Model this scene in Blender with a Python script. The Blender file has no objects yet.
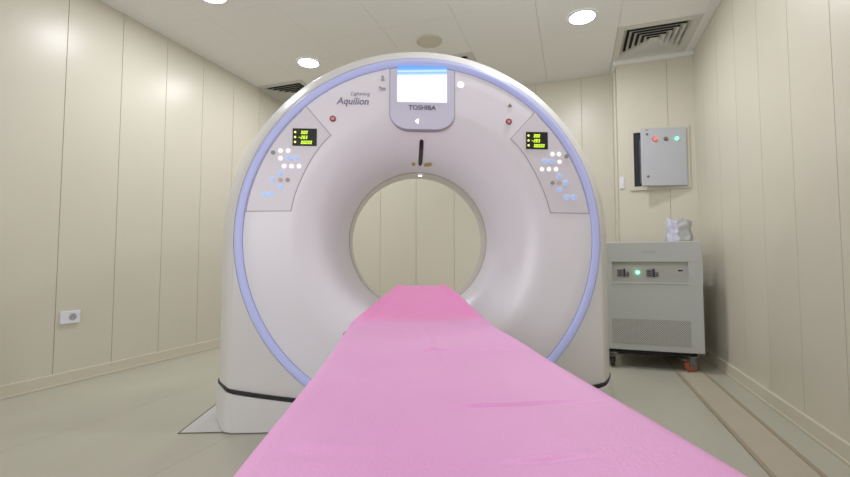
import bpy, bmesh, math, random
from mathutils import Vector, Matrix
random.seed(4)
PI = math.pi
COL = bpy.context.scene.collection
TH = math.radians(19.2)            # the room is turned against the camera
ISO = .93                          # height of the scanner's bore centre

# ------------------------------------------------------------------ helpers
def srgb(r, g, b):
    return tuple(((c/255)/12.92 if c/255 <= .04045 else ((c/255+.055)/1.055)**2.4) for c in (r, g, b)) + (1,)

def mat(name, col, rough=.5, emit=None, es=0, metal=0, noise=0, nscale=6, bump=0, bscale=80, alpha=None, coat=0, sheen=0):
    m = bpy.data.materials.new(name); m.use_nodes = True
    nt = m.node_tree; b = nt.nodes['Principled BSDF']
    b.inputs['Base Color'].default_value = col
    b.inputs['Roughness'].default_value = rough
    b.inputs['Metallic'].default_value = metal
    b.inputs['Coat Weight'].default_value = coat
    b.inputs['Sheen Weight'].default_value = sheen
    if emit:
        b.inputs['Emission Color'].default_value = emit
        b.inputs['Emission Strength'].default_value = es
    if alpha is not None: b.inputs['Alpha'].default_value = alpha
    tc = nt.nodes.new('ShaderNodeTexCoord')
    if noise:
        n = nt.nodes.new('ShaderNodeTexNoise'); n.inputs['Scale'].default_value = nscale; n.inputs['Detail'].default_value = 4
        nt.links.new(tc.outputs['Object'], n.inputs['Vector'])
        mr = nt.nodes.new('ShaderNodeMapRange'); mr.inputs['To Min'].default_value = 1-noise; mr.inputs['To Max'].default_value = 1+noise
        nt.links.new(n.outputs['Fac'], mr.inputs['Value'])
        vm = nt.nodes.new('ShaderNodeVectorMath'); vm.operation = 'SCALE'; vm.inputs[0].default_value = col[:3]
        nt.links.new(mr.outputs['Result'], vm.inputs['Scale'])
        nt.links.new(vm.outputs['Vector'], b.inputs['Base Color'])
    if bump:
        n = nt.nodes.new('ShaderNodeTexNoise'); n.inputs['Scale'].default_value = bscale
        nt.links.new(tc.outputs['Object'], n.inputs['Vector'])
        bp = nt.nodes.new('ShaderNodeBump'); bp.inputs['Strength'].default_value = bump; bp.inputs['Distance'].default_value = .004
        nt.links.new(n.outputs['Fac'], bp.inputs['Height']); nt.links.new(bp.outputs['Normal'], b.inputs['Normal'])
    return m

def link(name, me, m, parent=None, smooth=False):
    o = bpy.data.objects.new(name, me); COL.objects.link(o)
    for x in (m if isinstance(m, (list, tuple)) else [m]): me.materials.append(x)
    if parent: o.parent = parent
    if smooth:
        for p in me.polygons: p.use_smooth = True
    return o

def obj(name, bm, m, parent=None, smooth=False, recalc=True):
    if recalc: bmesh.ops.recalc_face_normals(bm, faces=bm.faces)
    me = bpy.data.meshes.new(name); bm.to_mesh(me); bm.free()
    return link(name, me, m, parent, smooth)

def tag(o, label=None, cat=None, group=None, kind=None):
    if label: o['label'] = label
    if cat: o['category'] = cat
    if group: o['group'] = group
    if kind: o['kind'] = kind
    return o

def empty(name, loc, rz=0):
    o = bpy.data.objects.new(name, None); COL.objects.link(o)
    o.location = loc; o.rotation_euler = (0, 0, rz); o.empty_display_size = .1
    return o

def box(bm, x0, x1, y0, y1, z0, z1, bev=0, mi=0, seg=2):
    r = bmesh.ops.create_cube(bm, size=1)
    for v in r['verts']:
        v.co = Vector(((x0+x1)/2+v.co.x*(x1-x0), (y0+y1)/2+v.co.y*(y1-y0), (z0+z1)/2+v.co.z*(z1-z0)))
    fs = set(f for v in r['verts'] for f in v.link_faces)
    for f in fs: f.material_index = mi
    if bev:
        es = list(set(e for v in r['verts'] for e in v.link_edges))
        bmesh.ops.bevel(bm, geom=es, offset=bev, segments=seg, affect='EDGES', profile=.5)
    return bm

def bx(*a, **k): return box(bmesh.new(), *a, **k)

def cyl(bm, c, r, h, axis='Z', n=32, r2=None, mi=0, bev=0):
    rot = {'Z': Matrix(), 'X': Matrix.Rotation(PI/2, 4, 'Y'), 'Y': Matrix.Rotation(PI/2, 4, 'X')}[axis]
    g = bmesh.ops.create_cone(bm, cap_ends=True, segments=n, radius1=r, radius2=r if r2 is None else r2, depth=h,
                              matrix=Matrix.Translation(c) @ rot)
    for f in set(f for v in g['verts'] for f in v.link_faces): f.material_index = mi
    if bev:
        es = [e for e in set(e for v in g['verts'] for e in v.link_edges) if len(e.link_faces) == 2 and any(len(f.verts) > 4 for f in e.link_faces)]
        bmesh.ops.bevel(bm, geom=es, offset=bev, segments=2, affect='EDGES')
    return bm

def prism(bm, pts, y0, y1, mi=0):
    """polygon in the xz plane pushed from y0 to y1"""
    a = [bm.verts.new((x, y0, z)) for x, z in pts]; b = [bm.verts.new((x, y1, z)) for x, z in pts]
    n = len(pts)
    fs = [bm.faces.new(a), bm.faces.new(b[::-1])]
    for i in range(n): fs.append(bm.faces.new((a[i], b[i], b[(i+1) % n], a[(i+1) % n])))
    for f in fs: f.material_index = mi
    return bm

def revolve(bm, prof, cz=ISO, n=160, mi=0):
    """(r, y) profile turned about the bore axis (local y)"""
    rings = []
    for r, y in prof:
        rings.append([bm.verts.new((r*math.cos(2*PI*i/n), y, cz+r*math.sin(2*PI*i/n))) for i in range(n)])
    for a, b in zip(rings, rings[1:]):
        for i in range(n):
            f = bm.faces.new((a[i], a[(i+1) % n], b[(i+1) % n], b[i])); f.material_index = mi
    return rings

def outset(pts, d):
    """grow a closed outline by d"""
    n = len(pts); area = sum(pts[i][0]*pts[(i+1) % n][1]-pts[(i+1) % n][0]*pts[i][1] for i in range(n))
    s = 1 if area > 0 else -1; out = []
    for i in range(n):
        p0, p1, p2 = Vector(pts[i-1]), Vector(pts[i]), Vector(pts[(i+1) % n])
        e1 = (p1-p0).normalized(); e2 = (p2-p1).normalized()
        n1 = Vector((e1.y, -e1.x))*s; n2 = Vector((e2.y, -e2.x))*s
        m = (n1+n2); m = m/max(.3, m.length_squared)*2
        out.append((p1.x+m.x*d, p1.y+m.y*d))
    return out

def text(name, body, m, parent, width, height, cx, zb, y, shear=0, bold=0, depth=.0006):
    cu = bpy.data.curves.new('lettering_curve', 'FONT'); cu.body = body; cu.size = 1; cu.shear = shear; cu.offset = bold; cu.extrude = .0
    cu.resolution_u = 3
    t = bpy.data.objects.new('lettering_tmp', cu); COL.objects.link(t)
    bpy.context.view_layer.update()
    me = bpy.data.meshes.new_from_object(t.evaluated_get(bpy.context.evaluated_depsgraph_get()))
    bpy.data.objects.remove(t)
    xs = [v.co.x for v in me.vertices]; ys = [v.co.y for v in me.vertices]
    sx = width/(max(xs)-min(xs)); x0 = min(xs); top = .73 
    for v in me.vertices:
        x, z = v.co.x, v.co.y
        v.co = (cx-width/2+(x-x0)*sx, y, zb+z/top*height)
    return link(name, me, m, parent)

# ------------------------------------------------------------------ materials
M = {}
M['wall'] = mat('wall_panel_laminate', srgb(212, 206, 188), .34, noise=.025, nscale=2.5)
M['joint'] = mat('wall_panel_joint', srgb(168, 161, 140), .8)
M['wall_joint_dark'] = mat('wall_joint_shadow', srgb(110, 102, 84), .8)
M['base'] = mat('skirting_vinyl', srgb(212, 205, 184), .35, noise=.02)
M['ceil'] = mat('ceiling_board', srgb(234, 234, 230), .7, noise=.015, nscale=1.5)
M['ceil_joint'] = mat('ceiling_joint', srgb(176, 176, 168), .8)
M['grille'] = mat('vent_blade_paint', srgb(204, 204, 194), .5)
M['dark'] = mat('vent_duct_dark', srgb(40, 40, 40), .9)
M['white_pl'] = mat('white_plastic', srgb(232, 232, 240), .35)
M['gantry'] = mat('gantry_cover_plastic', srgb(228, 227, 226), .34, noise=.008, nscale=3)
M['front'] = mat('gantry_front_plastic', srgb(247, 245, 254), .3, noise=.008, nscale=3)
M['rim_seam'] = mat('bore_rim_seam', srgb(190, 182, 184), .5)
M['rim'] = mat('bore_rim_plastic', srgb(226, 220, 218), .3)
M['ring'] = mat('blue_ring_diffuser', srgb(182, 188, 230), .4, emit=srgb(150, 165, 235), es=.24)
M['groove'] = mat('panel_seam', srgb(168, 162, 172), .6)
M['seam_blue'] = mat('ring_seam', srgb(98, 104, 140), .6)
M['panel'] = mat('control_panel_plastic', srgb(234, 231, 240), .32)
M['console'] = mat('console_plastic', srgb(222, 222, 246), .3)
M['black'] = mat('black_rubber', srgb(14, 14, 14), .6)
M['lcd'] = mat('display_glass', srgb(4, 6, 3), .6)
M['digit'] = mat('display_digits', srgb(190, 220, 50), .5, emit=srgb(190, 225, 40), es=1.5)
M['digit_dim'] = mat('display_dots', srgb(230, 250, 120), .5, emit=srgb(225, 250, 110), es=1.6)
M['btn_w'] = mat('white_key', srgb(250, 250, 252), .4, emit=srgb(255, 255, 255), es=.55)
M['btn_b'] = mat('blue_key', srgb(170, 198, 246), .4, emit=srgb(150, 186, 250), es=.35)
M['btn_g'] = mat('grey_key', srgb(152, 148, 146), .5)
M['btn_t'] = mat('taupe_key', srgb(176, 160, 158), .5)
M['btn_e'] = mat('pale_key', srgb(204, 196, 186), .5)
M['btn_halo'] = mat('blue_key_rim', srgb(214, 222, 248), .4, emit=srgb(190, 208, 250), es=.2)
M['red'] = mat('red_ring', srgb(170, 48, 62), .45)
M['pinkdot'] = mat('stop_centre', srgb(224, 176, 180), .5)
M['letter'] = mat('letter_grey_violet', srgb(96, 92, 112), .6)
M['letter2'] = mat('letter_lilac', srgb(124, 122, 156), .6)
M['icon'] = mat('icon_grey', srgb(168, 168, 180), .6)
M['tri'] = mat('triangle_olive', srgb(120, 124, 92), .6)
M['lamp_w'] = mat('lamp_white', srgb(255, 255, 255), .4, emit=(1, 1, 1, 1), es=2.2)
M['yellow'] = mat('label_ochre', srgb(186, 160, 84), .6)
M['slot'] = mat('laser_window', srgb(38, 18, 24), .15, noise=.5, nscale=30)
M['ups'] = mat('cabinet_grey_paint', srgb(178, 181, 178), .45, noise=.01)
M['ups_in'] = mat('cabinet_recess', srgb(172, 172, 166), .5)
M['sock_d'] = mat('socket_dark', srgb(44, 44, 46), .6)
M['sock_m'] = mat('socket_mid', srgb(112, 112, 112), .6)
M['green'] = mat('green_lamp', srgb(120, 255, 200), .4, emit=srgb(110, 255, 190), es=5)
M['steel'] = mat('caster_steel', srgb(120, 122, 124), .35, metal=.8)
M['orange'] = mat('caster_orange', srgb(168, 88, 54), .5, noise=.05)
M['blackmetal'] = mat('underframe_black', srgb(20, 20, 20), .7)
M['elec'] = mat('breaker_box_paint', srgb(190, 192, 200), .45)
M['elec_in'] = mat('breaker_box_inside', srgb(96, 100, 108), .7)
M['elec_dark'] = mat('breaker_box_dark', srgb(34, 36, 42), .8)
M['lamp_r'] = mat('lamp_red', srgb(232, 110, 104), .4, emit=srgb(255, 90, 80), es=1)
M['lamp_y'] = mat('lamp_brown', srgb(132, 108, 74), .4)
M['lamp_g'] = mat('lamp_green', srgb(120, 240, 200), .4, emit=srgb(90, 255, 180), es=3)
M['disc'] = mat('lit_diffuser', (1, 1, 1, 1), .5, emit=(.97, .98, 1, 1), es=9)
M['disc_off'] = mat('unlit_diffuser', srgb(200, 194, 176), .5)
M['trimring'] = mat('downlight_trim', srgb(222, 222, 222), .4)
M['duct'] = mat('floor_trunking', srgb(178, 168, 148), .5, noise=.05, nscale=5)
M['duct_edge'] = mat('floor_trunking_edge', srgb(154, 140, 116), .4)
M['plate'] = mat('floor_plate', srgb(202, 202, 204), .4, noise=.03)
M['plate_edge'] = mat('floor_plate_edge', srgb(96, 92, 84), .7)
M['couch'] = mat('couch_plastic', srgb(206, 204, 204), .4)
M['carbon'] = mat('couch_top_dark', srgb(70, 66, 68), .45)

def sheet_material():
    m = mat('pink_sheet', srgb(238, 140, 206), .5, bump=.2, bscale=260, sheen=.15)
    nt = m.node_tree; b = nt.nodes['Principled BSDF']
    b.inputs['Subsurface Weight'].default_value = 0
    tc = nt.nodes.new('ShaderNodeTexCoord'); n = nt.nodes.new('ShaderNodeTexNoise'); n.inputs['Scale'].default_value = 3
    nt.links.new(tc.outputs['Object'], n.inputs['Vector'])
    cr = nt.nodes.new('ShaderNodeValToRGB')
    cr.color_ramp.elements[0].position = .3; cr.color_ramp.elements[0].color = srgb(242, 156, 222)
    cr.color_ramp.elements[1].position = .7; cr.color_ramp.elements[1].color = srgb(248, 166, 229)
    nt.links.new(n.outputs['Fac'], cr.inputs['Fac'])
    # over the head rest the cloth colour shifts to a deeper pink
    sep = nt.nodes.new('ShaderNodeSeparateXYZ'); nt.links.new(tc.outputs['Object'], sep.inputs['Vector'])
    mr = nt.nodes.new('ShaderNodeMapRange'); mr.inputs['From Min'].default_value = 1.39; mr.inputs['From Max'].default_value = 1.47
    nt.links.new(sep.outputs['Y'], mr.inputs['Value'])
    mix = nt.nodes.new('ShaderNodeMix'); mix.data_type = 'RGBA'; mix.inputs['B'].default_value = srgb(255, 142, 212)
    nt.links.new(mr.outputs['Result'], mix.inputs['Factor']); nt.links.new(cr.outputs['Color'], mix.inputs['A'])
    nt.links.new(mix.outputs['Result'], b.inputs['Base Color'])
    return m
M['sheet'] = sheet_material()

def floor_material():
    m = bpy.data.materials.new('floor_vinyl_tile'); m.use_nodes = True
    nt = m.node_tree; b = nt.nodes['Principled BSDF']; b.inputs['Roughness'].default_value = .3
    tc = nt.nodes.new('ShaderNodeTexCoord')
    n = nt.nodes.new('ShaderNodeTexNoise'); n.inputs['Scale'].default_value = 1.3; n.inputs['Detail'].default_value = 6
    n2 = nt.nodes.new('ShaderNodeTexNoise'); n2.inputs['Scale'].default_value = .7; n2.inputs['Detail'].default_value = 2
    mp = nt.nodes.new('ShaderNodeMapping'); mp.inputs['Scale'].default_value = (1, .35, 1); mp.inputs['Rotation'].default_value = (0, 0, 1.0)
    nt.links.new(tc.outputs['Object'], mp.inputs['Vector']); nt.links.new(mp.outputs['Vector'], n.inputs['Vector'])
    nt.links.new(tc.outputs['Object'], n2.inputs['Vector'])
    cr = nt.nodes.new('ShaderNodeValToRGB')
    cr.color_ramp.elements[0].position = .3; cr.color_ramp.elements[0].color = srgb(170, 168, 152)
    cr.color_ramp.elements[1].position = .7; cr.color_ramp.elements[1].color = srgb(190, 189, 172)
    nt.links.new(n.outputs['Fac'], cr.inputs['Fac'])
    # tile joints every 0.8 m, offset so that one runs beside the scanner's plate
    sep = nt.nodes.new('ShaderNodeSeparateXYZ'); nt.links.new(tc.outputs['Object'], sep.inputs['Vector'])
    def line(sock, off):
        a = nt.nodes.new('ShaderNodeMath'); a.operation = 'ADD'; a.inputs[1].default_value = off; nt.links.new(sock, a.inputs[0])
        p = nt.nodes.new('ShaderNodeMath'); p.operation = 'PINGPONG'; p.inputs[1].default_value = .4; nt.links.new(a.outputs[0], p.inputs[0])
        l = nt.nodes.new('ShaderNodeMath'); l.operation = 'LESS_THAN'; l.inputs[1].default_value = .0022; nt.links.new(p.outputs[0], l.inputs[0])
        return l.outputs[0]
    mx = nt.nodes.new('ShaderNodeMath'); mx.operation = 'MAXIMUM'
    nt.links.new(line(sep.outputs['X'], 1.53), mx.inputs[0]); mx.inputs[1].default_value = 0
    mul = nt.nodes.new('ShaderNodeMath'); mul.operation = 'MULTIPLY'; mul.inputs[1].default_value = .45; nt.links.new(mx.outputs[0], mul.inputs[0])
    mix = nt.nodes.new('ShaderNodeMix'); mix.data_type = 'RGBA'
    nt.links.new(mul.outputs[0], mix.inputs['Factor']); nt.links.new(cr.outputs['Color'], mix.inputs['A'])
    mix.inputs['B'].default_value = srgb(96, 92, 78)
    nt.links.new(mix.outputs['Result'], b.inputs['Base Color'])
    return m
M['floor'] = floor_material()

def perforated_material():
    m = bpy.data.materials.new('perforated_steel'); m.use_nodes = True
    nt = m.node_tree; b = nt.nodes['Principled BSDF']; b.inputs['Roughness'].default_value = .5
    tc = nt.nodes.new('ShaderNodeTexCoord'); sep = nt.nodes.new('ShaderNodeSeparateXYZ'); nt.links.new(tc.outputs['Object'], sep.inputs['Vector'])
    def wave(s):
        a = nt.nodes.new('ShaderNodeMath'); a.operation = 'MULTIPLY'; a.inputs[1].default_value = 2*PI/.0165; nt.links.new(s, a.inputs[0])
        c = nt.nodes.new('ShaderNodeMath'); c.operation = 'COSINE'; nt.links.new(a.outputs[0], c.inputs[0]); return c.outputs[0]
    mul = nt.nodes.new('ShaderNodeMath'); mul.operation = 'MULTIPLY'
    nt.links.new(wave(sep.outputs['X']), mul.inputs[0]); nt.links.new(wave(sep.outputs['Z']), mul.inputs[1])
    mr = nt.nodes.new('ShaderNodeMapRange'); mr.inputs['From Min'].default_value = .05; mr.inputs['From Max'].default_value = .5
    nt.links.new(mul.outputs[0], mr.inputs['Value'])
    mix = nt.nodes.new('ShaderNodeMix'); mix.data_type = 'RGBA'
    mix.inputs['A'].default_value = srgb(174, 174, 168); mix.inputs['B'].default_value = srgb(104, 104, 100)
    nt.links.new(mr.outputs['Result'], mix.inputs['Factor']); nt.links.new(mix.outputs['Result'], b.inputs['Base Color'])
    return m
M['perf'] = perforated_material()

def screen_material():
    m = bpy.data.materials.new('lit_screen'); m.use_nodes = True
    nt = m.node_tree; b = nt.nodes['Principled BSDF']; b.inputs['Base Color'].default_value = (.02, .02, .02, 1); b.inputs['Roughness'].default_value = .3
    tc = nt.nodes.new('ShaderNodeTexCoord'); sep = nt.nodes.new('ShaderNodeSeparateXYZ'); nt.links.new(tc.outputs['Generated'], sep.inputs['Vector'])
    # the blue banner bends down a little towards the left edge
    nx = nt.nodes.new('ShaderNodeMath'); nx.operation = 'MULTIPLY_ADD'; nx.inputs[1].default_value = -.05; nt.links.new(sep.outputs['X'], nx.inputs[0]); nt.links.new(sep.outputs['Z'], nx.inputs[2])
    cr = nt.nodes.new('ShaderNodeValToRGB'); e = cr.color_ramp.elements
    e[0].position = 0; e[0].color = srgb(252, 254, 255); e[1].position = 1; e[1].color = srgb(84, 142, 226)
    for p, c in ((.70, (250, 253, 255)), (.735, (168, 208, 252)), (.79, (120, 176, 248)), (.83, (196, 224, 252)), (.88, (96, 160, 244))):
        k = e.new(p); k.color = srgb(*c)
    nt.links.new(nx.outputs[0], cr.inputs['Fac'])
    nt.links.new(cr.outputs['Color'], b.inputs['Emission Color']); b.inputs['Emission Strength'].default_value = 1.25
    return m
M['screen'] = screen_material()

# ------------------------------------------------------------------ room (own frame: x across, y along)
R0 = -TH
LX, RX, BY, FY, H = -3.2, 1.03, 4.6, -1.7, 2.685
PIER_X, PIER_Y = .40, 4.35
def room(o):
    o.rotation_euler = (0, 0, R0); return tag(o, kind='structure')

room(obj('floor', bx(LX-.1, RX+.1, FY-.1, BY+.1, -.1, 0), M['floor']))

# ceiling: flush 0.6 m boards with hair joints, the diffuser cells left open
vents = [(-2.94, 3.98), (-1.14, 3.98), (.66, 3.98)]
bm = bmesh.new()
box(bm, LX-.1, RX+.1, FY-.1, BY+.1, H+.09, H+.15, mi=1)
xs = [LX]+[-2.64-.6+.6*i for i in range(0, 8) if LX < -2.64-.6+.6*i < RX]+[RX]
ys = [FY]+[3.68-.6*i for i in range(9, -2, -1) if FY < 3.68-.6*i < BY]+[BY]
gap = .0010
for i in range(len(xs)-1):
    for j in range(len(ys)-1):
        x0, x1, y0, y1 = xs[i], xs[i+1], ys[j], ys[j+1]
        if any(x0 < vx < x1 and y0 < vy < y1 for vx, vy in vents): continue
        box(bm, x0+gap, x1-gap, y0+gap, y1-gap, H, H+.085)
me_c = room(obj('ceiling', bm, [M['ceil'], M['ceil_joint']]))

def panel_wall(name, p0, p1, z0, z1, joints, nrm, th=.012, back=.08):
    """panelled wall from p0 to p1 (plan), panels split at distances 'joints'; nrm points into the room"""
    p0 = Vector(p0); p1 = Vector(p1); d = (p1-p0); L = d.length; d.normalize(); n = Vector(nrm)
    bm = bmesh.new()
    def slab(a, b, o0, o1, mi, bev=0):
        g = bmesh.ops.create_cube(bm, size=1)
        for v in g['verts']:
            t = a+(v.co.x+.5)*(b-a); o = o0+(v.co.y+.5)*(o1-o0)
            q = p0+d*t+n*o
            v.co = (q.x, q.y, z0+(v.co.z+.5)*(z1-z0))
        fs = set(f for v in g['verts'] for f in v.link_faces)
        for f in fs: f.material_index = mi
    slab(0, L, -back, -.004, 1)
    ks = [0]+[j for j in joints if 0 < j < L]+[L]
    for a, b in zip(ks, ks[1:]):
        slab(a+(.0022 if a > 0 else 0), b-(.0022 if b < L else 0), -.006, 0, 0)
    return room(obj(name, bm, [M['wall'], M['joint']]))

panel_wall('wall_left', (LX, FY), (LX, BY), 0, H, [1.872-FY+.372*k for k in range(-9, 8)], (1, 0))
panel_wall('wall_right', (RX, FY), (RX, PIER_Y), 0, H, [2.22-FY+.37*k for k in range(-10, 6)], (-1, 0))
panel_wall('wall_back', (LX, BY), (PIER_X, BY), 0, H, [-2.16-LX+.45*k for k in range(-2, 6)], (0, -1))
bm = bmesh.new()
box(bm, PIER_X+.004, RX, PIER_Y+.004, BY+.08, 0, H, mi=1)
box(bm, PIER_X, .82-.0022, PIER_Y, PIER_Y+.006, 0, H)
box(bm, .82+.0022, RX, PIER_Y, PIER_Y+.006, 0, H)
box(bm, PIER_X, PIER_X+.006, PIER_Y+.004, BY, 0, H)
# the breaker box niche is a dark pocket just on the face, so the pillar itself stays whole
room(obj('wall_pillar', bm, [M['wall'], M['joint']]))
panel_wall('wall_front', (LX, FY), (RX, FY), 0, H, [.45*k for k in range(1, 10)], (0, 1))
bm = bmesh.new()
box(bm, PIER_X-.022, PIER_X+.0, PIER_Y+.10, BY, 0, H, bev=.003)
room(obj('trim_1', bm, M['wall']))
bm = bmesh.new()
box(bm, PIER_X-.03, RX, PIER_Y-.045, PIER_Y, H-.035, H, bev=.004)
box(bm, PIER_X-.03, PIER_X-.001, PIER_Y, BY, H-.035, H, bev=.004)
room(obj('trim_2', bm, M['ceil']))

def baseboard(name, x0, x1, y0, y1):
    bm = bmesh.new(); box(bm, x0, x1, y0, y1, 0, .082, bev=.004)
    # quarter round at its foot
    box(bm, x0-.004, x1+.004, y0-.004 if y1-y0 < .1 else y0, y1+.004 if y1-y0 < .1 else y1, 0, .014, bev=.003)
    return room(obj(name, bm, M['base']))
baseboard('baseboard_left', LX, LX+.016, FY, BY)
baseboard('baseboard_right', RX-.016, RX, FY, PIER_Y)
baseboard('baseboard_back', LX, PIER_X, BY-.016, BY)
baseboard('baseboard_pillar', PIER_X, RX, PIER_Y-.016, PIER_Y)

def in_room(x, y, z=0):
    c, s = math.cos(R0), math.sin(R0)
    return (x*c-y*s, x*s+y*c, z)

# floor trunking along the right wall
t = empty('floor_trunking', in_room(.780, 1.3), R0)
tag(t, 'long beige floor trunking strip with raised edges along the right wall', 'floor trunking')
obj('cover_strip', bx(-.080, .080, -2.9, 3.03, .0003, .004), M['duct'], t)
for sx in (-1, 1):
    obj('edge_rail', bx(sx*.090-.010, sx*.090+.010, -2.9, 3.03, .0003, .008, bev=.002), M['duct_edge'], t)

# ------------------------------------------------------------------ ceiling fittings
def downlight(x, y, lit, label):
    r = empty('downlight', in_room(x, y, H), R0)
    tag(r, label, 'ceiling light', 'round recessed ceiling lights')
    bm = bmesh.new(); n = 48; prof = [(.092, -.001), (.094, -.009), (.102, -.011), (.108, -.008), (.110, -.0005)]
    rings = [[bm.verts.new((a*math.cos(2*PI*i/n), a*math.sin(2*PI*i/n), z)) for i in range(n)] for a, z in prof]
    for p, q in zip(rings, rings[1:]):
        for i in range(n): bm.faces.new((p[i], p[(i+1) % n], q[(i+1) % n], q[i]))
    obj('trim_ring', bm, M['trimring'] if lit else M['disc_off'], r, True)
    obj('diffuser', cyl(bmesh.new(), (0, 0, -.0045), .0935, .006, n=48), M['disc'] if lit else M['disc_off'], r)
    if lit:
        ld = bpy.data.lights.new('downlight_lamp', 'AREA'); ld.shape = 'DISK'; ld.size = .18; ld.energy = LIT; ld.color = (.955, .965, 1)
        lo = bpy.data.objects.new('downlight_lamp', ld); COL.objects.link(lo); lo.location = in_room(x, y, H-.014)
LIT, FILL = 12, 29
downlight(-2.34, 3.38, True, 'lit round ceiling light just left of the scanner, beside the left vent')
downlight(.085, 3.42, True, 'lit round ceiling light at upper right, beside the right vent')
downlight(-1.14, 3.38, False, 'unlit beige round ceiling light straight above the scanner')
downlight(-2.38, 2.27, True, 'lit round ceiling light cut by the top edge, nearest the left wall')
# the same fittings further back over the couch and behind the camera
for x, y in ((.06, 2.18),):
    downlight(x, y, True, 'lit round ceiling light overhead, out of view in front of the scanner')

def diffuser(x, y, label):
    r = empty('ceiling_vent', in_room(x, y, H), R0)
    tag(r, label, 'air vent', 'square ceiling air vents')
    def ring(bm, a, b, z0, z1, th, top=0):
        """square louvre: inner half size a at z1 (up), outer half size b at z0 (down)"""
        for k in range(4):
            rot = Matrix.Rotation(k*PI/2, 3, 'Z')
            pts = [(-b, -b, z0), (b, -b, z0), (a, -a, z1), (-a, -a, z1)]
            p1 = [bm.verts.new(rot @ Vector(p)) for p in pts]
            p2 = [bm.verts.new(rot @ Vector((p[0], p[1], p[2]+th))) for p in pts]
            bm.faces.new(p1); bm.faces.new(p2[::-1]).material_index = top
            for i in range(4): bm.faces.new((p1[i], p1[(i+1) % 4], p2[(i+1) % 4], p2[i]))
    bm = bmesh.new()
    ring(bm, .248, .299, -.004, -.004, .006)
    obj('frame', bm, M['grille'], r)
    for i, b in enumerate((.246, .204, .162, .120, .078)):
        bm = bmesh.new(); ring(bm, b-.028, b, -.006, .030, .003, 1)
        obj('louvre', bm, [M['grille'], M['dark']], r)  # blade tops coloured dark to stand for the shade between louvres
    bm = bmesh.new(); box(bm, -.036, .036, -.036, .036, -.004, .0, bev=.0015); obj('centre_plate', bm, M['grille'], r)
    obj('duct_box', bx(-.298, .298, -.298, .298, .05, .08), M['dark'], r)
diffuser(vents[0][0], vents[0][1], 'square ceiling vent near the left wall, half hidden behind the scanner')
diffuser(vents[1][0], vents[1][1], 'square ceiling vent peeking out above the top of the scanner')
diffuser(vents[2][0], vents[2][1], 'square louvred ceiling vent in the right corner, above the breaker box')

# ------------------------------------------------------------------ wall fittings
# outlet on the left wall
s = empty('wall_socket', in_room(LX, 1.957, .438), R0)
tag(s, 'small white wall socket plate low on the left wall', 'wall socket')
obj('plate', bx(0, .014, -.06, .06, -.042, .042, bev=.004), M['white_pl'], s)
obj('socket_face', cyl(bmesh.new(), (.0145, .012, .002), .024, .003, 'X', bev=.001), M['icon'], s)
bm = bmesh.new()
for dy in (-.009, .009): cyl(bm, (.0165, .012+dy, -.002), .0028, .002, 'X', 12)
cyl(bm, (.0165, .012, .011), .0028, .002, 'X', 12)
obj('pin_holes', bm, M['sock_d'], s)
# switch at the pillar's left edge
s = empty('light_switch', in_room(.425, PIER_Y, 1.54), R0)
tag(s, 'narrow white light switch on the pillar, left of the breaker box', 'light switch')
obj('plate', bx(-.02, .02, -.012, 0, -.055, .055, bev=.003), M['white_pl'], s)
obj('rocker', bx(-.011, .011, -.016, -.011, -.028, .028, bev=.002), M['white_pl'], s)

# breaker box on the pillar
e = empty('breaker_box', in_room(.745, PIER_Y, 1.745), R0)
tag(e, 'grey metal breaker box with its door ajar and coloured lamps, on the pillar', 'breaker box')
bm = bmesh.new()
for a in ((-.250, -.215, -.285, .285), (.205, .235, -.285, .285), (-.215, .205, .25, .285), (-.215, .205, -.285, -.25)):
    box(bm, a[0], a[1], -.018, -.0005, a[2], a[3], bev=.002)
obj('frame', bm, M['wall'], e)
obj('back_plate', bx(-.215, .205, -.004, -.0006, -.25, .25), M['elec_dark'], e)
obj('inner_panel', bx(-.165, .15, -.012, -.004, -.22, .18, bev=.002), M['elec_in'], e)
d = bpy.data.objects.new('door', None)
bm = bmesh.new(); box(bm, -.385, 0, -.012, .006, -.262, .258, bev=.003)
d = obj('door', bm, M['elec'], e); d.location = (.205, -.026, 0); d.rotation_euler = (0, 0, math.radians(14))
def door_item(name, bm, m): return obj(name, bm, m, d)
for nm, x, m_, sz in (('red_lamp', -.27, 'lamp_r', .017), ('selector_switch', -.175, 'lamp_y', .013), ('green_lamp', -.085, 'lamp_g', .014)):
    bm = bmesh.new(); cyl(bm, (x, -.020, .155), sz, .018, 'Y', 24, bev=.003); door_item(nm, bm, M[m_])
    bm = bmesh.new(); cyl(bm, (x, -.0135, .155), sz+.006, .004, 'Y', 24, bev=.001); door_item('lamp_bezel', bm, M['elec_in'] if nm != 'green_lamp' else M['elec'])
for z in (.20, -.18):
    bm = bmesh.new(); cyl(bm, (-.335, -.0145, z), .010, .006, 'Y', 20, bev=.0015); box(bm, -.337, -.333, -.020, -.0175, z-.008, z+.008)
    door_item('lock', bm, M['elec_in'])
bm = bmesh.new(); box(bm, -.35, -.325, -.0128, -.0118, .235, .242); door_item('sticker', bm, M['red'])

# ------------------------------------------------------------------ cabinet on casters
CX, CY = .545, 3.62
u = empty('power_cabinet', in_room(CX, CY, .0045), R0)
tag(u, 'pale grey metal power cabinet on casters with green lamp and perforated lower panel', 'cabinet')
W = .33
bm = bmesh.new()
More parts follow.
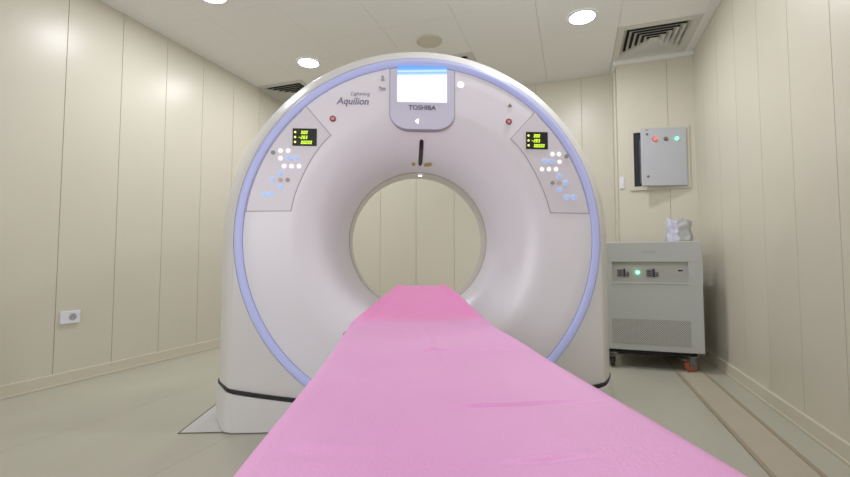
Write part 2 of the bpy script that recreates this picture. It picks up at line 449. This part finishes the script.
# body with a cut recess in its front: built from slabs around the opening
box(bm, -W, W, .03, .62, .138, .955, bev=.006)
box(bm, -W, W, 0, .034, .80, .955, bev=.006)
box(bm, -W, W, 0, .034, .138, .645, bev=.006)
box(bm, -W, -.275, .0006, .034, .64, .805)
box(bm, .24, W, .0006, .034, .64, .805)
obj('body', bm, M['ups'], u)
obj('recess_panel', bx(-.275, .24, .022, .0298, .645, .80), M['ups_in'], u)
bm = bmesh.new(); box(bm, -.28, .245, -.004, .004, .636, .648, bev=.001); obj('recess_lip', bm, M['ups'], u)
obj('perforated_grille', bx(-.285, .243, -.003, .0005, .185, .372, bev=.001), M['perf'], u)
for x0 in (-.237, -.035):
    bm = bmesh.new()
    box(bm, x0, x0+.038, .014, .022, .69, .745, mi=1); box(bm, x0+.042, x0+.056, .013, .022, .688, .75, mi=0)
    box(bm, x0+.060, x0+.082, .014, .022, .69, .728, mi=1)
    for k in range(3): box(bm, x0+.005, x0+.032, .012, .0145, .697+k*.016, .704+k*.016, mi=0)
    box(bm, x0+.064, x0+.078, .012, .0145, .700, .708, mi=0)
    obj('socket_module', bm, [M['sock_d'], M['sock_m']], u)
bm = bmesh.new(); cyl(bm, (-.095, .014, .723), .012, .014, 'Y', 24, bev=.003); obj('green_lamp', bm, M['green'], u)
bm = bmesh.new(); cyl(bm, (.19, .021, .733), .026, .004, 'Y', 28, bev=.001)
obj('lock_plate', bm, M['ups'], u)
bm = bmesh.new(); box(bm, .176, .190, .015, .020, .732, .743); box(bm, .194, .206, .015, .020, .732, .743); box(bm, .183, .199, .015, .020, .738, .745)
obj('key_slot', bm, M['sock_d'], u)
# a faint maker's line, too blurred in the photo to read
obj('maker_line', bx(-.068, .028, -.001, .0006, .874, .886), M['icon'], u)
obj('underframe', bx(-.30, .30, .10, .58, .085, .140), M['blackmetal'], u)
def caster(x, y, rz, wm='orange'):
    c = empty('caster', (x, y, 0)); c.parent = u; c.rotation_euler = (0, 0, rz)
    bm = bmesh.new(); box(bm, -.035, .035, -.035, .035, .103, .113, bev=.002)
    for sx in (-1, 1): box(bm, sx*.022-.002, sx*.022+.002, -.022, .022, .034, .105, bev=.001)
    cyl(bm, (0, 0, .046), .007, .056, 'X', 16)
    obj('fork', bm, M['steel'], c)
    bm = bmesh.new(); cyl(bm, (0, 0, .045), .045, .030, 'X', 36, bev=.006); obj('wheel', bm, M[wm], c)
    bm = bmesh.new(); cyl(bm, (0, 0, .045), .020, .035, 'X', 24, bev=.002); obj('hub', bm, M['steel'], c)
    bm = bmesh.new(); box(bm, -.022, .022, -.075, -.022, .086, .092, bev=.002); obj('brake_pedal', bm, M['steel'], c)
for x, y, a, m_ in ((.245, .045, -1.1, 'orange'), (-.285, .05, .1, 'sock_d'), (.235, .53, .4, 'orange'), (-.27, .53, 1.2, 'sock_d')): caster(x, y, a, m_)

# crumpled bag on top of the cabinet
bm = bmesh.new(); bmesh.ops.create_cube(bm, size=1)
bmesh.ops.subdivide_edges(bm, edges=bm.edges, cuts=11, use_grid_fill=True)
from mathutils import noise as mn
for v in bm.verts:
    x, y, z = v.co
    k = (z+.5)
    sx = .17*(1-.10*k); sy = .12*(1-.35*k)
    # round the corners
    rr = math.hypot(x, y); cap = .5+.12*abs(math.sin(2*math.atan2(y, x)))
    if rr > cap: x *= cap/rr; y *= cap/rr
    n3 = mn.noise_vector(Vector((x*5+3, y*5, z*4)))*.014+mn.noise_vector(Vector((x*14, y*14, z*9)))*.006
    w = 0 if k < .02 else 1
    top = .17+.012*math.sin(9*x)+.010*mn.noise(Vector((x*11, y*9, 2)))
    v.co = Vector((x*sx+n3.x*w, y*sy+n3.y*w, k*top+n3.z*w*k))
for f in bm.faces: f.material_index = 0 if f.calc_center_median().x < -.012 else 1
M['bag_a'] = mat('bag_lilac_white', srgb(196, 196, 216), .35, noise=.04, nscale=20)
M['bag_b'] = mat('bag_grey_mottled', srgb(168, 170, 168), .3, noise=.12, nscale=28)
bg = obj('plastic_bag', bm, [M['bag_a'], M['bag_b']], smooth=True)
bg.location = in_room(.765, 3.80, .0045+.9555); bg.rotation_euler = (0, 0, R0)
tag(bg, 'crumpled white and grey plastic bag standing on top of the grey cabinet', 'bag')

# ------------------------------------------------------------------ CT scanner gantry
GX, GY, GA = -.018, 2.13, math.radians(3.3)
g = empty('body_scanner', (GX, GY, 0), GA)
tag(g, 'large white ring-shaped CT scanner with blue light ring, screen and lit key panels', 'CT scanner')

def flare_y(r):
    w = min(1, max(0, (.66-r)/.264)); return .34*(1-math.sqrt(max(0, 1-w*w)))
# front cover: flat ring that rolls into the bore
prof = [(.866, .012), (.866, .001), (.864, 0), (.80, 0), (.72, 0), (.66, 0)]
for i in range(1, 25):
    a = i/24*PI/2
    prof.append((.66-.264*math.sin(a), .34*(1-math.cos(a))))
bm = bmesh.new(); revolve(bm, prof); obj('front_cover', bm, M['front'], g, True)
# bore liner and rear flare
prof = [(.396, .3405), (.3925, .343), (.3925, .350)]
bm = bmesh.new(); revolve(bm, prof); obj('bore_seam', bm, M['rim_seam'], g, True)
prof = [(.3925, .350), (.3945, .353), (.3945, .50)]+[(.3945+.30*(1-math.cos(i/12*PI/2)), .50+.30*math.sin(i/12*PI/2)) for i in range(1, 13)]
bm = bmesh.new(); revolve(bm, prof); obj('bore_liner', bm, M['rim'], g, True)
# blue ring with its dark inner seam
bm = bmesh.new(); revolve(bm, [(.866, .006), (.8695, .006)]); obj('ring_seam', bm, M['seam_blue'], g)
bm = bmesh.new(); revolve(bm, [(.8695, .012), (.8695, -.001), (.873, -.004), (.890, -.006), (.904, -.004), (.909, .001), (.910, .012)])
obj('light_ring', bm, M['ring'], g, True)

# housing shell
stages = [(.004, .912), (.007, .918), (.018, .932), (.05, .957), (.10, .988), (.16, 1.022), (.20, 1.040), (.25, 1.053), (.33, 1.058), (.70, 1.058), (.76, 1.045), (.79, 1.015), (.80, .98)]
NA = 72
def outline(a):
    pts = []
    for k in range(13): pts.append((-a, .006+(ISO-.006)*k/12))
    for k in range(1, NA): t = PI-PI*k/NA; pts.append((a*math.cos(t), ISO+a*math.sin(t)))
    for k in range(13): pts.append((a, ISO-(ISO-.006)*k/12))
    return pts
bm = bmesh.new()
rows = [[bm.verts.new((x, y, z)) for x, z in outline(a)] for y, a in stages]
for a, b in zip(rows, rows[1:]):
    for i in range(len(a)-1): bm.faces.new((a[i], a[i+1], b[i+1], b[i]))
    bm.faces.new((a[-1], a[0], b[0], b[-1]))
# lower front corners, between the ring and the floor
prev = None
for k in range(0, 65):
    t = PI+PI*k/64; x = .912*math.cos(t); z = ISO+.912*math.sin(t)
    cur = (bm.verts.new((x, .004, max(z, .0065))), bm.verts.new((x, .004, .006)))
    if prev: bm.faces.new((prev[0], cur[0], cur[1], prev[1]))
    prev = cur
# back face around the rear opening
prev = None; ol = outline(.98)
def ray_out(t):
    dx, dz = math.cos(t), math.sin(t)
    if dz >= 0: return .98*dx, ISO+.98*dz
    k = min(.98/abs(dx) if abs(dx) > 1e-6 else 1e9, (ISO-.006)/abs(dz)); return dx*k, ISO+dz*k
for k in range(0, 161):
    t = 2*PI*k/160; o_ = ray_out(t)
    cur = (bm.verts.new((.6945*math.cos(t), .80, ISO+.6945*math.sin(t))), bm.verts.new((o_[0], .80, o_[1])))
    if prev: bm.faces.new((prev[0], cur[0], cur[1], prev[1]))
    prev = cur
bmesh.ops.remove_doubles(bm, verts=bm.verts, dist=.0004)
obj('housing', bm, M['gantry'], g, True)

# foot skirt with the curved black gap above it
def foot_path(o):
    c = .045
    L = [(-1.066-o, .78), (-1.066-o, .285), (-1.062-o, .245), (-1.055-o, .21), (-.955-o*.8, .035-o*.6), (-.93-o*.5, .004-o), (-.89, -.012-o)]
    mid = [(-.89+1.78*i/40, -.012-o) for i in range(1, 40)]
    return L+mid+[(-x, y) for x, y in L[::-1]]
def foot_top(x, y):
    if y > .2: return .178+.0*(y)
    q = abs(x)/.95
    return .100+.093*min(1, q)**2 if y < .03 else .193-.015*(y-.03)/.17
def strip(o, z0f, z1f, th, name, m):
    bm = bmesh.new(); P = foot_path(o); Q = foot_path(o-th)
    rows = []
    for (x, y), (xi, yi) in zip(P, Q):
        z0, z1 = z0f(x, y), z1f(x, y)
        rows.append([bm.verts.new(c) for c in ((x, y, z0), (x, y, z1), (xi, yi, z1), (xi, yi, z0))])
    for a, b in zip(rows, rows[1:]):
        for i in range(4): bm.faces.new((a[i], a[(i+1) % 4], b[(i+1) % 4], b[i]))
    bm.faces.new(rows[0]); bm.faces.new(rows[-1][::-1])
    return obj(name, bm, m, g)
strip(.004, lambda x, y: .006, foot_top, .03, 'foot_skirt', M['gantry'])
strip(-.003, lambda x, y: foot_top(x, y)-.01, lambda x, y: foot_top(x, y)+.019, .02, 'foot_gap', M['black'])

# upper console with the screen
cxm, hw = .005, .162
U = [(cxm-hw, 1.53)]
Rc = .095
pts = [(cxm-hw, 1.785)]
for k in range(13): t = PI+PI/2*k/12; pts.append((cxm-hw+Rc+Rc*math.cos(t)*1.0, 1.552+Rc*.82*math.sin(t)))
for k in range(13): t = 1.5*PI+PI/2*k/12; pts.append((cxm+hw-Rc+Rc*math.cos(t), 1.552+Rc*.82*math.sin(t)))
pts.append((cxm+hw, 1.785))
for k in range(1, 12):
    x = cxm+hw-2*hw*k/12; pts.append((x, ISO+math.sqrt(.862**2-x*x)))
pts[0] = (pts[0][0], ISO+math.sqrt(.862**2-pts[0][0]**2)); 
pts[27] = (pts[27][0], ISO+math.sqrt(.862**2-pts[27][0]**2))
bm = bmesh.new(); prism(bm, pts, -.004, .05); obj('screen_console', bm, M['console'], g)
bm = bmesh.new(); prism(bm, [(x, min(z, ISO+math.sqrt(max(0, .8655**2-x*x)))) for x, z in outset(pts, .0042)], -.001, .045); obj('console_seam', bm, M['groove'], g)
sc = obj('screen', bx(-.121, .128, -.0075, -.0035, 1.612, 1.797), M['screen'], g)
text('maker_lettering', 'TOSHIBA', M['letter'], g, .138, .023, .004, 1.572, -.0062, bold=.026)
bm = bmesh.new(); prism(bm, [(-.032, 1.514), (-.016, 1.502), (-.016, 1.526)], -.0065, -.004); obj('arrow_lamp', bm, M['lamp_w'], g)
text('model_lettering', 'Aquilion', M['letter2'], g, .160, .036, -.344, 1.594, -.0018, shear=.22, bold=.018)
text('model_lettering', 'Lightning', M['letter2'], g, .096, .019, -.305, 1.640, -.0018, shear=.25, bold=.004)
# two small marks left of the screen
bm = bmesh.new(); cyl(bm, (-.195, -.001, 1.738), .007, .002, 'Y', 16); box(bm, -.204, -.186, -.002, -.0005, 1.716, 1.728); box(bm, -.199, -.191, -.002, -.0005, 1.727, 1.733)
obj('patient_icon', bm, M['icon'], g)
bm = bmesh.new(); cyl(bm, (-.208, -.001, 1.683), .006, .002, 'Y', 16); box(bm, -.203, -.180, -.002, -.0005, 1.674, 1.683); box(bm, -.212, -.180, -.002, -.0005, 1.668, 1.672)
obj('couch_icon', bm, M['icon'], g)
bm = bmesh.new(); cyl(bm, (.200, -.002, 1.707), .0135, .004, 'Y', 28, bev=.001); obj('status_lamp', bm, M['lamp_w'], g)
bm = bmesh.new(); prism(bm, [(.440, 1.597), (.464, 1.597), (.452, 1.618)], -.002, -.0004); obj('warning_triangle', bm, M['tri'], g)
for x, z in ((-.441, 1.519), (.445, 1.521)):
    bm = bmesh.new(); n = 32
    rr = [(.0085, -.001), (.0085, -.006), (.0115, -.008), (.0150, -.006), (.0158, -.001)]
    rings = [[bm.verts.new((x+r*math.cos(2*PI*i/n), y, z+r*math.sin(2*PI*i/n))) for i in range(n)] for r, y in rr]
    for a, b in zip(rings, rings[1:]):
        for i in range(n): bm.faces.new((a[i], a[(i+1) % n], b[(i+1) % n], b[i]))
    sb = obj('stop_button', bm, M['red'], g, True)
    bm = bmesh.new(); cyl(bm, (x, -.003, z), .0086, .004, 'Y', 24); c_ = obj('button_centre', bm, M['pinkdot'], sb)

# laser window and labels lie on the rolled surface
def flare_patch(name, x0, x1, z0, z1, m, nz=16, nx=4, off=.0022, rnd=False):
    bm = bmesh.new(); grid = []
    for j in range(nz+1):
        z = z0+(z1-z0)*j/nz; w = 1
        if rnd:
            e_ = min(z-z0, z1-z)/( (x1-x0)/2*.9); w = math.sqrt(max(.06, 1-(1-min(1, e_))**2))
        row = []
        for i in range(nx+1):
            xm = (x0+x1)/2; x = xm+((x0-xm)+(x1-x0)*i/nx)*w
            rx, rz = x, z-ISO; r = math.hypot(rx, rz); y = flare_y(r)
            row.append(bm.verts.new((x-rx/r*off, y-off, z-rz/r*off)))
        grid.append(row)
    for a, b in zip(grid, grid[1:]):
        for i in range(nx): bm.faces.new((a[i], a[i+1], b[i+1], b[i]))
    return obj(name, bm, m, g, True)
flare_patch('laser_window', -.007, .0145, 1.340, 1.441, M['slot'], nz=24, rnd=True)
flare_patch('warning_label', -.042, -.024, 1.340, 1.350, M['yellow'], nz=4)
flare_patch('warning_label', .026, .066, 1.338, 1.349, M['yellow'], nz=4)
bm = bmesh.new(); bmesh.ops.create_uvsphere(bm, u_segments=16, v_segments=8, radius=.013)
for v in bm.verts: v.co = Vector((.014+v.co.x, .43+v.co.y, ISO+.3935+v.co.z*.25))
obj('bore_lamp', bm, M['lamp_w'], g, True)

# key panels left and right
SEG = {'0': 'abcdef', '1': 'bc', '2': 'abged', '3': 'abgcd', '5': 'afgcd', '-': 'g'}
def digits(bm, s_, x, z, h, y):
    w = h*.52; t = h*.15
    for ch in s_:
        for q in SEG[ch]:
            r = {'a': (0, w, h-t, h), 'd': (0, w, 0, t), 'g': (0, w, h/2-t/2, h/2+t/2), 'f': (0, t, h/2, h), 'b': (w-t, w, h/2, h), 'e': (0, t, 0, h/2), 'c': (w-t, w, 0, h/2)}[q]
            P_ = [(x+a+.18*b_, z+b_) for a, b_ in ((r[0], r[2]), (r[1], r[2]), (r[1], r[3]), (r[0], r[3]))]
            prism(bm, P_, y-.0006, y)
        x += w*1.38
def key_panel(side, keys, disp):
    rr = .860
    if side < 0:
        inner = [(-.640, 1.059), (-.632, 1.10), (-.622, 1.14), (-.608, 1.18), (-.592, 1.22), (-.571, 1.265), (-.548, 1.31), (-.520, 1.355), (-.488, 1.398), (-.452, 1.436), (-.574, 1.578)]
        a0 = math.atan2(1.578-ISO, -.574); a1 = math.atan2(1.057-ISO, -.859)
    else:
        inner = [(.656, 1.058), (.645, 1.10), (.632, 1.14), (.617, 1.18), (.599, 1.22), (.577, 1.265), (.553, 1.31), (.525, 1.355), (.493, 1.396), (.457, 1.433), (.583, 1.572)]
        a0 = math.atan2(1.572-ISO, .583); a1 = math.atan2(1.057-ISO, .859)
    arc = [(rr*math.cos(a0+(a1-a0)*k/14), ISO+rr*math.sin(a0+(a1-a0)*k/14)) for k in range(1, 15)]
    pts = inner+arc
    bm = bmesh.new(); prism(bm, pts, -.0030, .001); p = obj('key_panel', bm, M['panel'], g)
    bm = bmesh.new(); prism(bm, [(x, z) for x, z in outset(pts, .0038)], -.0012, .002); obj('panel_seam', bm, M['groove'], p)
    x0, x1, z0, z1 = disp
    obj('display', bx(x0, x1, -.0065, -.003, z0, z1, bev=.001), M['lcd'], p)
    bm = bmesh.new(); h = (z1-z0)*.19
    for k, s_ in enumerate(('000', '-203', '00000')):
        zz = z1-(z1-z0)*(.32+.285*k)
        digits(bm, s_, x0+(x1-x0)*(.35 if k != 1 else .35)-(h*.52*1.38 if k == 1 else 0), zz, h*.92, -.0068)
    obj('display_digits', bm, M['digit'], p)
    bm = bmesh.new()
    for k in range(3): cyl(bm, (x0+(x1-x0)*.11, -.0068, z1-(z1-z0)*(.22+.285*k)), .0048, .0012, 'Y', 14)
    obj('display_dots', bm, M['digit_dim'], p)
    for kind, x, z in keys:
        r = .0105
        bm = bmesh.new()
        if kind == 'b':
            cyl(bm, (x, -.0035, z), .0158, .003, 'Y', 24, mi=1); cyl(bm, (x, -.006, z), .0105, .005, 'Y', 24, bev=.001)
            obj('blue_key', bm, [M['btn_b'], M['btn_halo']], p)
        else:
            cyl(bm, (x, -.005, z), r, .006, 'Y', 24, bev=.0015)
            nm, mm = {'w': ('white_key', 'btn_w'), 'g': ('grey_key', 'btn_g'), 't': ('taupe_key', 'btn_t'), 'e': ('pale_key', 'btn_e')}[kind]
            obj(nm, bm, M[mm], p)
key_panel(-1, [('g', -.729, 1.344), ('w', -.693, 1.354), ('w', -.656, 1.354), ('w', -.692, 1.316), ('b', -.653, 1.318), ('b', -.617, 1.318),
               ('w', -.674, 1.277), ('w', -.638, 1.277), ('w', -.602, 1.277), ('b', -.691, 1.242), ('b', -.729, 1.209), ('e', -.690, 1.209),
               ('t', -.656, 1.209), ('b', -.692, 1.174), ('b', -.766, 1.137), ('b', -.734, 1.137)], (-.636, -.518, 1.379, 1.466))
key_panel(1, [('w', .669, 1.355), ('w', .702, 1.356), ('g', .741, 1.346), ('b', .629, 1.319), ('b', .665, 1.319), ('w', .704, 1.317),
              ('w', .613, 1.277), ('w', .649, 1.278), ('w', .686, 1.278), ('b', .701, 1.242), ('t', .666, 1.209), ('e', .700, 1.209),
              ('b', .736, 1.209), ('b', .702, 1.173), ('b', .740, 1.135), ('b', .777, 1.135)], (.532, .645, 1.380, 1.469))

# the floor plate the scanner is bolted to
fp = empty('floor_plate', (GX, GY, 0), GA)
tag(fp, 'pale grey floor plate with a dark edge, beside the foot of the scanner', 'floor plate')
obj('plate', bx(-1.14, -.9, .012, .62, .0004, .003), M['plate'], fp)
bm = bmesh.new(); box(bm, -1.148, -.9, .004, .012, .0004, .0034); box(bm, -1.148, -1.14, .012, .62, .0004, .0034)
obj('plate_edge', bm, M['plate_edge'], fp)

# ------------------------------------------------------------------ patient couch and its sheet
CA = math.radians(3.4)
c0 = empty('patient_couch', (.055+.0246, 0, 0), CA)     # its own axis runs into the bore
tag(c0, 'patient couch of the scanner, hidden under the pink sheet', 'couch')
ZT = .606
obj('pedestal', bx(-.20, .20, -.15, 1.15, 0, .10, bev=.02, seg=3), M['couch'], c0)
bm = bmesh.new()
for k in range(6):
    ins = .0 if k % 2 == 0 else .015
    box(bm, -.17+ins, .17-ins, .0+ins, 1.0-ins, .10+k*.065, .165+k*.065, bev=.006)
obj('lift_bellows', bm, M['carbon'], c0)
bm = bmesh.new(); box(bm, -.215, .215, -.62, 1.30, .49, .555, bev=.02, seg=3); obj('couch_frame', bm, M['couch'], c0)
bm = bmesh.new()   # cradle: shallow board
box(bm, -.212, .212, -.60, 1.36, .555, .598, bev=.012, seg=3); obj('cradle', bm, M['couch'], c0)
bm = bmesh.new()   # head rest rising towards the bore
for yv, w, z in ((1.30, .17, .555), (1.92, .075, .655)): pass
v = [bm.verts.new(p) for p in ((-.17, 1.33, .555), (.17, 1.33, .555), (.17, 1.33, .575), (-.17, 1.33, .575), (-.075, 1.90, .655), (.075, 1.90, .655), (.075, 1.90, .678), (-.075, 1.90, .678))]
for f in ((0, 1, 2, 3), (4, 5, 6, 7), (0, 1, 5, 4), (1, 2, 6, 5), (2, 3, 7, 6), (3, 0, 4, 7)): bm.faces.new([v[i] for i in f])
obj('head_rest', bm, M['couch'], c0)
bm = bmesh.new(); box(bm, -.2445, -.2275, 1.285, 1.335, .575, .600, bev=.004); obj('corner_bumper', bm, M['carbon'], c0)

def ss(a, b, x):
    t = min(1, max(0, (x-a)/(b-a))); return t*t*(3-2*t)
VS = []
y = -.55
while y < 1.93:
    VS.append(y); y += .010 if y < .3 or y > 1.12 else .0035
VS += [1.93, 1.94, 1.947, 1.95]
def halfw(y):
    n_ = .015*(1-ss(.3, .95, y))
    if y < 1.40: return .2275-.004*ss(1.1, 1.4, y)+n_
    return .2235-(.2235-.103)*min(1, (y-1.40)/.53)**.95
def shift(y):
    return .008*(1-ss(.3, 1.0, y))-.010*ss(1.0, 1.4, y)*(1-ss(1.4, 1.7, y))+.018*ss(1.45, 1.93, y)
def topz(y):
    if y < 1.36: return .610
    k = (y-1.36)/.57
    return .610+.096*ss(-.25, 1.15, k)-.096*ss(-.25, 1.15, 0)*(1-k) if k < 1 else .610+.096*ss(-.25, 1.15, 1)
folds = [  # (y centre, x from, x to, depth, width, tilt)
    (.985, -.035, .06, .0052, .0045, .02), (.985, .09, .15, .0016, .004, .08), (.90, .02, .14, .0012, .006, .10), (.60, -.02, .235, .0038, .0042, .10),
    (.435, .01, .13, .0022, .004, .10), (.47, -.21, -.08, .0018, .012, -.1), (.98, .13, .18, .0022, .006, .1), (.72, -.2, .05, .0012, .02, .05)]
def topnoise(x, y):
    z = 0
    for yc, xa, xb, d, w, tl in folds:
        m_ = ss(xa-.01, xa+.04, x)*(1-ss(xa+.4*(xb-xa), xb+.02, x))
        q = (y-yc-tl*(x-xa))/w
        z += m_*d*(-math.exp(-q*q)+.75*math.exp(-(q-1.8)**2))
    z += .0022*math.exp(-(x/.008)**2)*ss(.7, .9, y)*(1-ss(1.2, 1.38, y))      # pressed centre crease
    z += .0016*mn.noise(Vector((x*9, y*4, 1)))+.0008*mn.noise(Vector((x*25, y*14, 5)))
    return z
US = []
NX = 56
DR = [.004, .010, .03, .06, .09, .12, .15, .17]
bm = bmesh.new(); rows = []
for iy, y in enumerate(VS):
    hw_ = halfw(y); zt = topz(y)
    end = 0
    if y > 1.925: end = (y-1.925)/.025
    zt -= .02*end**2
    row = []
    dl = 1 if y < 1.30 else max(.42, 1-(y-1.30)/.9)
    for k in range(len(DR)-1, -1, -1):
        d = DR[k]*dl; bulge = .006*min(1, d/.03)+.010*(d/.15)*math.sin(y*14+k*.4)*min(1, d/.05)*.6
        row.append((-hw_-bulge-.002, y, zt-d))
    for i in range(NX+1):
        u_ = -1+2*i/NX; x = u_*hw_; edge = max(0, (abs(u_)-.96)/.04)
        far = ss(1.34, 1.5, y)
        sag = -.010*far*(1-u_*u_)*(1-ss(1.8, 1.93, y)) + .006*far*ss(.75, .95, abs(u_))
        row.append((x, y, zt+topnoise(x, y)*(1-edge)-.003*edge**2+sag))
    for k in range(len(DR)):
        d = DR[k]*dl; bulge = .006*min(1, d/.03)+.010*(d/.15)*math.sin(y*13+k*.4+1)*min(1, d/.05)*.6
        row.append((hw_+bulge+.002, y, zt-d))
    rows.append([bm.verts.new((p[0]+shift(y), p[1], p[2])) for p in row])
# the end hangs a little over the head rest
last = rows[-1]
for dz in (.03, .07):
    nr = [bm.verts.new((v_.co.x*.99, 1.953+dz*.05, v_.co.z-dz)) for v_ in last]
    rows.append(nr)
for a, b in zip(rows, rows[1:]):
    for i in range(len(a)-1): bm.faces.new((a[i], a[i+1], b[i+1], b[i]))
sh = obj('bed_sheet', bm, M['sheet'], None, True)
md = sh.modifiers.new('thickness', 'SOLIDIFY'); md.thickness = .0015; md.offset = -1
sh.location = c0.location; sh.rotation_euler = (0, 0, CA)
tag(sh, 'smooth bright pink sheet covering the long patient couch', 'sheet')

# ------------------------------------------------------------------ glowing window and area lamp added behind the camera as frontal fill
wn = empty('window_1', in_room(-1.1, FY, 1.55), R0); tag(wn, kind='structure')
bm = bmesh.new()
for a in ((-1.25, 1.25, .62, .70), (-1.25, 1.25, -.70, -.62), (-1.25, -1.17, -.62, .62), (1.17, 1.25, -.62, .62)): box(bm, a[0], a[1], .0005, .04, a[2], a[3], bev=.005)
obj('window_frame', bm, M['ceil'], wn)
M['winglass'] = mat('bright_window', (1, 1, 1, 1), .3, emit=(.93, .94, 1, 1), es=.8)
obj('pane', bx(-1.17, 1.17, .004, .012, -.62, .62), M['winglass'], wn)
ld = bpy.data.lights.new('window_light', 'AREA'); ld.shape = 'RECTANGLE'; ld.size = 2.3; ld.size_y = 1.2; ld.energy = FILL; ld.color = (.93, .93, 1)
lo = bpy.data.objects.new('window_light', ld); COL.objects.link(lo); lo.location = in_room(-1.1, FY+.05, 1.55); lo.rotation_euler = (math.radians(90), 0, R0)

# ------------------------------------------------------------------ world, camera
w = bpy.data.worlds.new('world'); bpy.context.scene.world = w; w.use_nodes = True
w.node_tree.nodes['Background'].inputs[0].default_value = (.9, .92, 1, 1)
w.node_tree.nodes['Background'].inputs[1].default_value = .05
cam = bpy.data.cameras.new('camera'); co = bpy.data.objects.new('camera', cam); COL.objects.link(co)
cam.sensor_width = 36; cam.lens = 430/850*36; cam.clip_start = .02
co.location = (0, 0, .81); co.rotation_euler = (math.radians(93.06), 0, 0)
bpy.context.scene.camera = co
vs = bpy.context.scene.view_settings
vs.view_transform = 'Standard'; vs.look = 'None'; vs.exposure = 0; vs.gamma = 1.14
